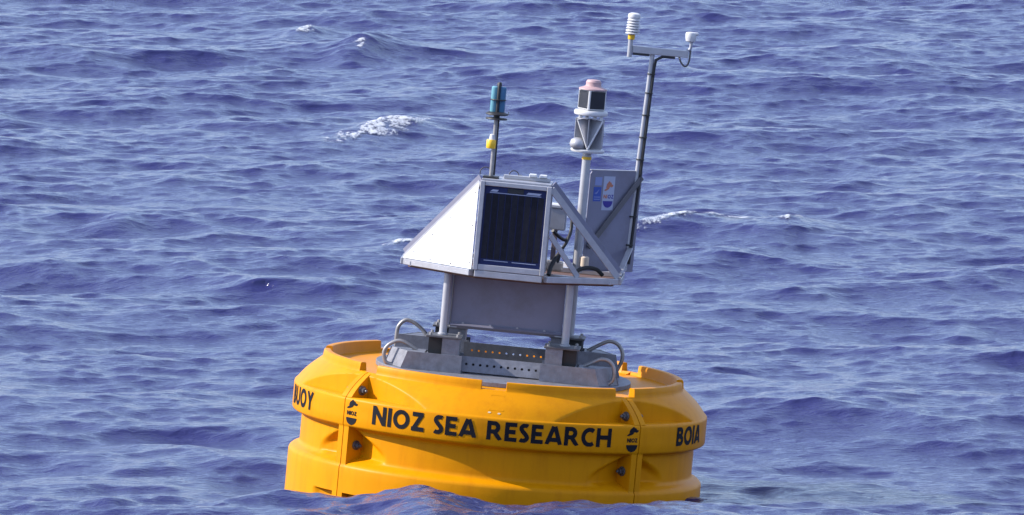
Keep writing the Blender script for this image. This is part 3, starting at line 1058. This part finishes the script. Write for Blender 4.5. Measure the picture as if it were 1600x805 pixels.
# --- antenna with blue head
AX, AY = -0.166, -0.50
an = MB().lathe([(0.014, 2.0245), (0.014, 2.415)], (AX, AY, 0), 14).build('antenna_pole', M['tube'], buoy, smooth=40)
MB().box((AX, AY, 2.018), (0.098, 0.10, 0.012), None, 0.002).build('base_plate', M['black'], an)
MB().lathe([(0.026, 2.195), (0.030, 2.200), (0.030, 2.245), (0.026, 2.250)], (AX - 0.018, AY - 0.006, 0), 18).build('float', M['yellow'], an, smooth=40)
MB().lathe([(0.020, 2.2505), (0.016, 2.282), (0.008, 2.285)], (AX - 0.014, AY - 0.004, 0), 14).build('float_neck', M['white_plastic'], an, smooth=40)
MB().lathe([(0.066, 2.377), (0.068, 2.381), (0.066, 2.386)], (AX, AY, 0), 28).lathe([(0.06, 2.404), (0.070, 2.408), (0.068, 2.415), (0.05, 2.424)], (AX, AY, 0), 28).lathe([(0.020, 2.386), (0.020, 2.404)], (AX, AY, 0), 12).build('ground_disc', M['black'], an, smooth=40)
MB().lathe([(0.004, 2.41), (0.004, 2.432)], (AX + 0.072, AY, 0), 8).build('disc_pin', M['post'], an)
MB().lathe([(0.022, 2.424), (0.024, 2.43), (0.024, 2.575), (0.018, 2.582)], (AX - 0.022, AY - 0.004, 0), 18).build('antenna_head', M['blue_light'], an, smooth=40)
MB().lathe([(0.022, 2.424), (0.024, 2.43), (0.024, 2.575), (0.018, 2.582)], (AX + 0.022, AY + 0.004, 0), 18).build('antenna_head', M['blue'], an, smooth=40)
MB().tube([(AX, AY - 0.022, 2.424), (AX, AY - 0.022, 2.58), (AX + 0.002, AY - 0.012, 2.605)], 0.010, 8).tube([(AX, AY + 0.022, 2.424), (AX, AY + 0.022, 2.58), (AX + 0.002, AY + 0.012, 2.605)], 0.010, 8).lathe([(0.015, 2.583), (0.016, 2.600), (0.008, 2.608)], (AX, AY, 0), 10).build('antenna_spine', M['black'], an, smooth=60)
MB().lathe([(0.050, 2.497), (0.051, 2.500), (0.050, 2.503)], (AX, AY, 0), 20).build('antenna_band', M['black'], an)
MB().tube([(AX + 0.017, AY, 2.03), (AX + 0.016, AY, 2.2), (AX + 0.015, AY - 0.003, 2.38)], 0.006, 6).build('antenna_cable', M['black'], an, smooth=60)

# --- weather mast
mx0, mx1 = Vector((0.690, 0.175, 1.47)), Vector((0.737, 0.19, 2.822))
wm = MB().tube([mx0, mx1], 0.0145, 14).build('weather_mast', M['post'], buoy, smooth=50)
md = (mx1 - mx0)


def on_mast(z, dx=0.0, dy=0.0):
    return mx0 + md * ((z - mx0.z) / md.z) + Vector((dx, dy, 0))


cable = [on_mast(z, 0.021, -0.006) for z in np.linspace(1.50, 2.74, 14)] + [Vector((0.762, 0.18, 2.79)), Vector((0.80, 0.18, 2.815)), Vector((0.88, 0.18, 2.817))]
MB().tube(cable, 0.0095, 8).build('mast_cable', M['black'], wm, smooth=60)
for z in (1.62, 1.80, 1.98, 2.16, 2.30, 2.44, 2.58, 2.70):
    MB().lathe([(0.027, -0.004), (0.027, 0.004)], on_mast(z, 0.008, -0.003), 12).build('cable_tie', M['black'], wm)
ca = MB().box((0.785, 0.19, 2.845), (0.352, 0.045, 0.044), None, 0.003).build('cross_arm', M['alu'], wm)
MB().bar((0.612, 0.176, 2.8165), (0.72, 0.176, 2.8165), 0.02, 0.012).build('arm_cable', M['black'], ca)
MB().lathe([(0.0155, 2.795), (0.0155, 2.905)], (0.594, 0.17, 0), 14).build('sensor_tube', M['post'], ca, smooth=40)
MB().lathe([(0.020, 2.9055), (0.022, 2.910), (0.022, 2.936)], (0.596, 0.17, 0), 16).build('yellow_ring', M['yellow'], ca, smooth=40)
sx_, sy_ = 0.602, 0.17
prof = [(0.02, 2.9365)]
for k in range(6):
    zb_ = 2.940 + k * 0.0165
    r_ = 0.046 - 0.0012 * k
    prof += [(0.030, zb_), (r_, zb_ + 0.001), (r_ + 0.001, zb_ + 0.006), (0.034, zb_ + 0.0125)]
prof += [(0.038, 3.040), (0.040, 3.050), (0.036, 3.066), (0.02, 3.073)]
MB().lathe(prof, (sx_, sy_, 0), 28).build('radiation_shield', M['white_plastic'], ca, smooth=35)
MB().tube(smooth_path([(0.945, 0.19, 2.868), (0.962, 0.19, 2.872), (0.970, 0.19, 2.888), (0.972, 0.19, 2.930)]), 0.010, 10).build('sensor_stem', M['post'], ca, smooth=60)
MB().lathe([(0.020, 2.922), (0.030, 2.928), (0.034, 2.945), (0.036, 2.972), (0.032, 2.982), (0.014, 2.986)], (0.966, 0.19, 0), 20).box((0.988, 0.19, 2.976), (0.05, 0.04, 0.018), None, 0.006).build('sensor_cup', M['white_plastic'], ca, smooth=40)
MB().tube(smooth_path([(0.905, 0.18, 2.822), (0.920, 0.18, 2.79), (0.945, 0.18, 2.768), (0.963, 0.18, 2.785), (0.970, 0.18, 2.82), (0.972, 0.19, 2.87)]), 0.006, 8).build('sensor_cable', M['bolt'], ca, smooth=60)
# gusset from the frame corner up to the mast
MB().bar((0.668, -0.22, 1.455), (0.712, 0.16, 1.60), 0.035, 0.010).build('mast_gusset', M['alu'], buoy)
MB().bar((0.668, -0.19, 1.47), (0.69, 0.175, 1.47), 0.03, 0.022).build('mast_foot', M['alu'], buoy)


# ------------------------------------------------------------------ whitecaps: frothy sheets heaped on their crests
def foam_material():
    m = mat('sea_foam', (0.50, 0.52, 0.56), 0.9, var=0.15, scale=14, bump=0.01, bscale=45, spec=0.2)
    n, l = m.node_tree.nodes, m.node_tree.links
    b = n['Principled BSDF']
    at = n.new('ShaderNodeAttribute')
    at.attribute_name = 'froth'
    tc = n.new('ShaderNodeTexCoord')
    mp = n.new('ShaderNodeMapping')
    mp.inputs['Scale'].default_value = (1.0, 0.3, 1.0)
    l.new(tc.outputs['Object'], mp.inputs['Vector'])
    nz = n.new('ShaderNodeTexNoise')
    nz.inputs['Scale'].default_value = 26
    nz.inputs['Detail'].default_value = 5
    nz.inputs['Roughness'].default_value = 0.7
    l.new(mp.outputs[0], nz.inputs['Vector'])
    m1 = n.new('ShaderNodeMath')
    m1.operation = 'MULTIPLY_ADD'
    l.new(nz.outputs['Fac'], m1.inputs[0])
    m1.inputs[1].default_value = 3.2
    m1.inputs[2].default_value = -2.0
    m2 = n.new('ShaderNodeMath')
    m2.operation = 'ADD'
    l.new(m1.outputs[0], m2.inputs[0])
    l.new(at.outputs['Fac'], m2.inputs[1])
    mr = n.new('ShaderNodeMapRange')
    mr.interpolation_type = 'SMOOTHSTEP'
    mr.inputs['From Min'].default_value = -0.12
    mr.inputs['From Max'].default_value = 0.95
    mr.inputs['To Max'].default_value = 0.85
    l.new(m2.outputs[0], mr.inputs['Value'])
    l.new(mr.outputs[0], b.inputs['Alpha'])
    return m


MF = foam_material()


def vnoise(x, y, seed):
    """cheap value noise, several octaves, 0..1"""
    rng = np.random.default_rng(seed)
    T = rng.random((64, 64))
    out = np.zeros_like(x)
    amp, tot = 1.0, 0.0
    f = 1.0
    for o in range(4):
        u, v = x * f + o * 7.3, y * f + o * 3.1
        i, j = np.floor(u).astype(int), np.floor(v).astype(int)
        a, b = u - i, v - j
        a, b = a * a * (3 - 2 * a), b * b * (3 - 2 * b)
        i0, i1, j0, j1 = i % 64, (i + 1) % 64, j % 64, (j + 1) % 64
        out += amp * ((T[j0, i0] * (1 - a) + T[j0, i1] * a) * (1 - b) + (T[j1, i0] * (1 - a) + T[j1, i1] * a) * b)
        tot += amp
        amp *= 0.6
        f *= 2.1
    return out / tot


def whitecap(name, label, cx, cy, hx, hy, slope, thr, seed, height, bend=0.0):
    """take the sea's own grid where the crest breaks, lift it into lumpy froth with holes and ragged edges"""
    i0, i1 = np.searchsorted(gx, [cx - hx * 1.7 - 0.3, cx + hx * 1.7 + 0.3])
    j0, j1 = np.searchsorted(gy, [cy - hy * 2.4 - abs(slope) * hx - 0.3, cy + hy * 2.4 + abs(slope) * hx + 0.3])
    xs, ys = X[j0:j1, i0:i1], Y[j0:j1, i0:i1]
    u = (xs - cx) / hx
    dxs = xs - cx
    v = (ys - cy - slope * np.where(dxs > 0, dxs * (1 - bend), dxs)) / hy
    env = 1.15 - np.sqrt(u ** 2 + v ** 2)
    nz = (0.5 * vnoise(xs * 8.0, ys * 3.0, seed) + 0.5 * vnoise(xs * 21.0, ys * 8.0, seed + 5))
    msk = env * 0.75 + (nz - 0.5) * 2.6 - thr
    p = co[j0:j1, i0:i1].copy()
    lift = np.clip(msk * 1.6, 0, 1) ** 0.6
    p[..., 2] += lift * height * (0.5 + vnoise(xs * 16, ys * 7, seed + 1)) + 0.003
    sh_ = msk.shape
    q = np.arange(sh_[0] * sh_[1]).reshape(sh_)
    Q = np.stack([q[:-1, :-1], q[:-1, 1:], q[1:, 1:], q[1:, :-1]], -1).reshape(-1, 4)
    ok = (msk > -0.18).ravel()
    Q = Q[ok[Q].sum(1) >= 3]
    if len(Q) == 0:
        return None
    used, inv = np.unique(Q.ravel(), return_inverse=True)
    o = grid_mesh(name, p.reshape(-1, 3)[used], inv.reshape(-1, 4), MF)
    at = o.data.attributes.new('froth', 'FLOAT', 'POINT')
    at.data.foreach_set('value', np.ascontiguousarray((msk.ravel()[used] * 1.5).clip(-0.3, 0.9) + 0.12, dtype=np.float32))
    o['label'] = label
    o['category'] = 'whitecap'
    o['group'] = 'whitecaps on the sea'
    return o


whitecap('whitecap', 'largest white foaming whitecap, on the water left of the blue antenna head', -1.12, 28.6, 0.40, 0.60, 2.4, 0.04, 3, 0.014)
whitecap('whitecap', 'long thin streak of white foam along a crest right of the grey plate', 1.52, 19.3, 0.56, 0.15, 2.0, -0.04, 5, 0.010, 1.2)
whitecap('whitecap', 'small broken patch of foam beyond the right end of the long thin foam streak', 2.30, 19.0, 0.17, 0.34, 0.3, 0.16, 8, 0.008)
whitecap('whitecap', 'low patch of foam just left of the white side plate', -0.82, 16.8, 0.18, 0.13, 0.4, 0.05, 12, 0.008)
whitecap('whitecap', 'faint patch of foam nearest the top edge of the photo', -2.12, 41.6, 0.13, 0.35, 1.0, 0.26, 14, 0.008)
whitecap('whitecap', 'tiny foam speck on a pointed crest between the top edge and the largest whitecap', -1.48, 38.6, 0.06, 0.22, 0.5, 0.10, 15, 0.008)
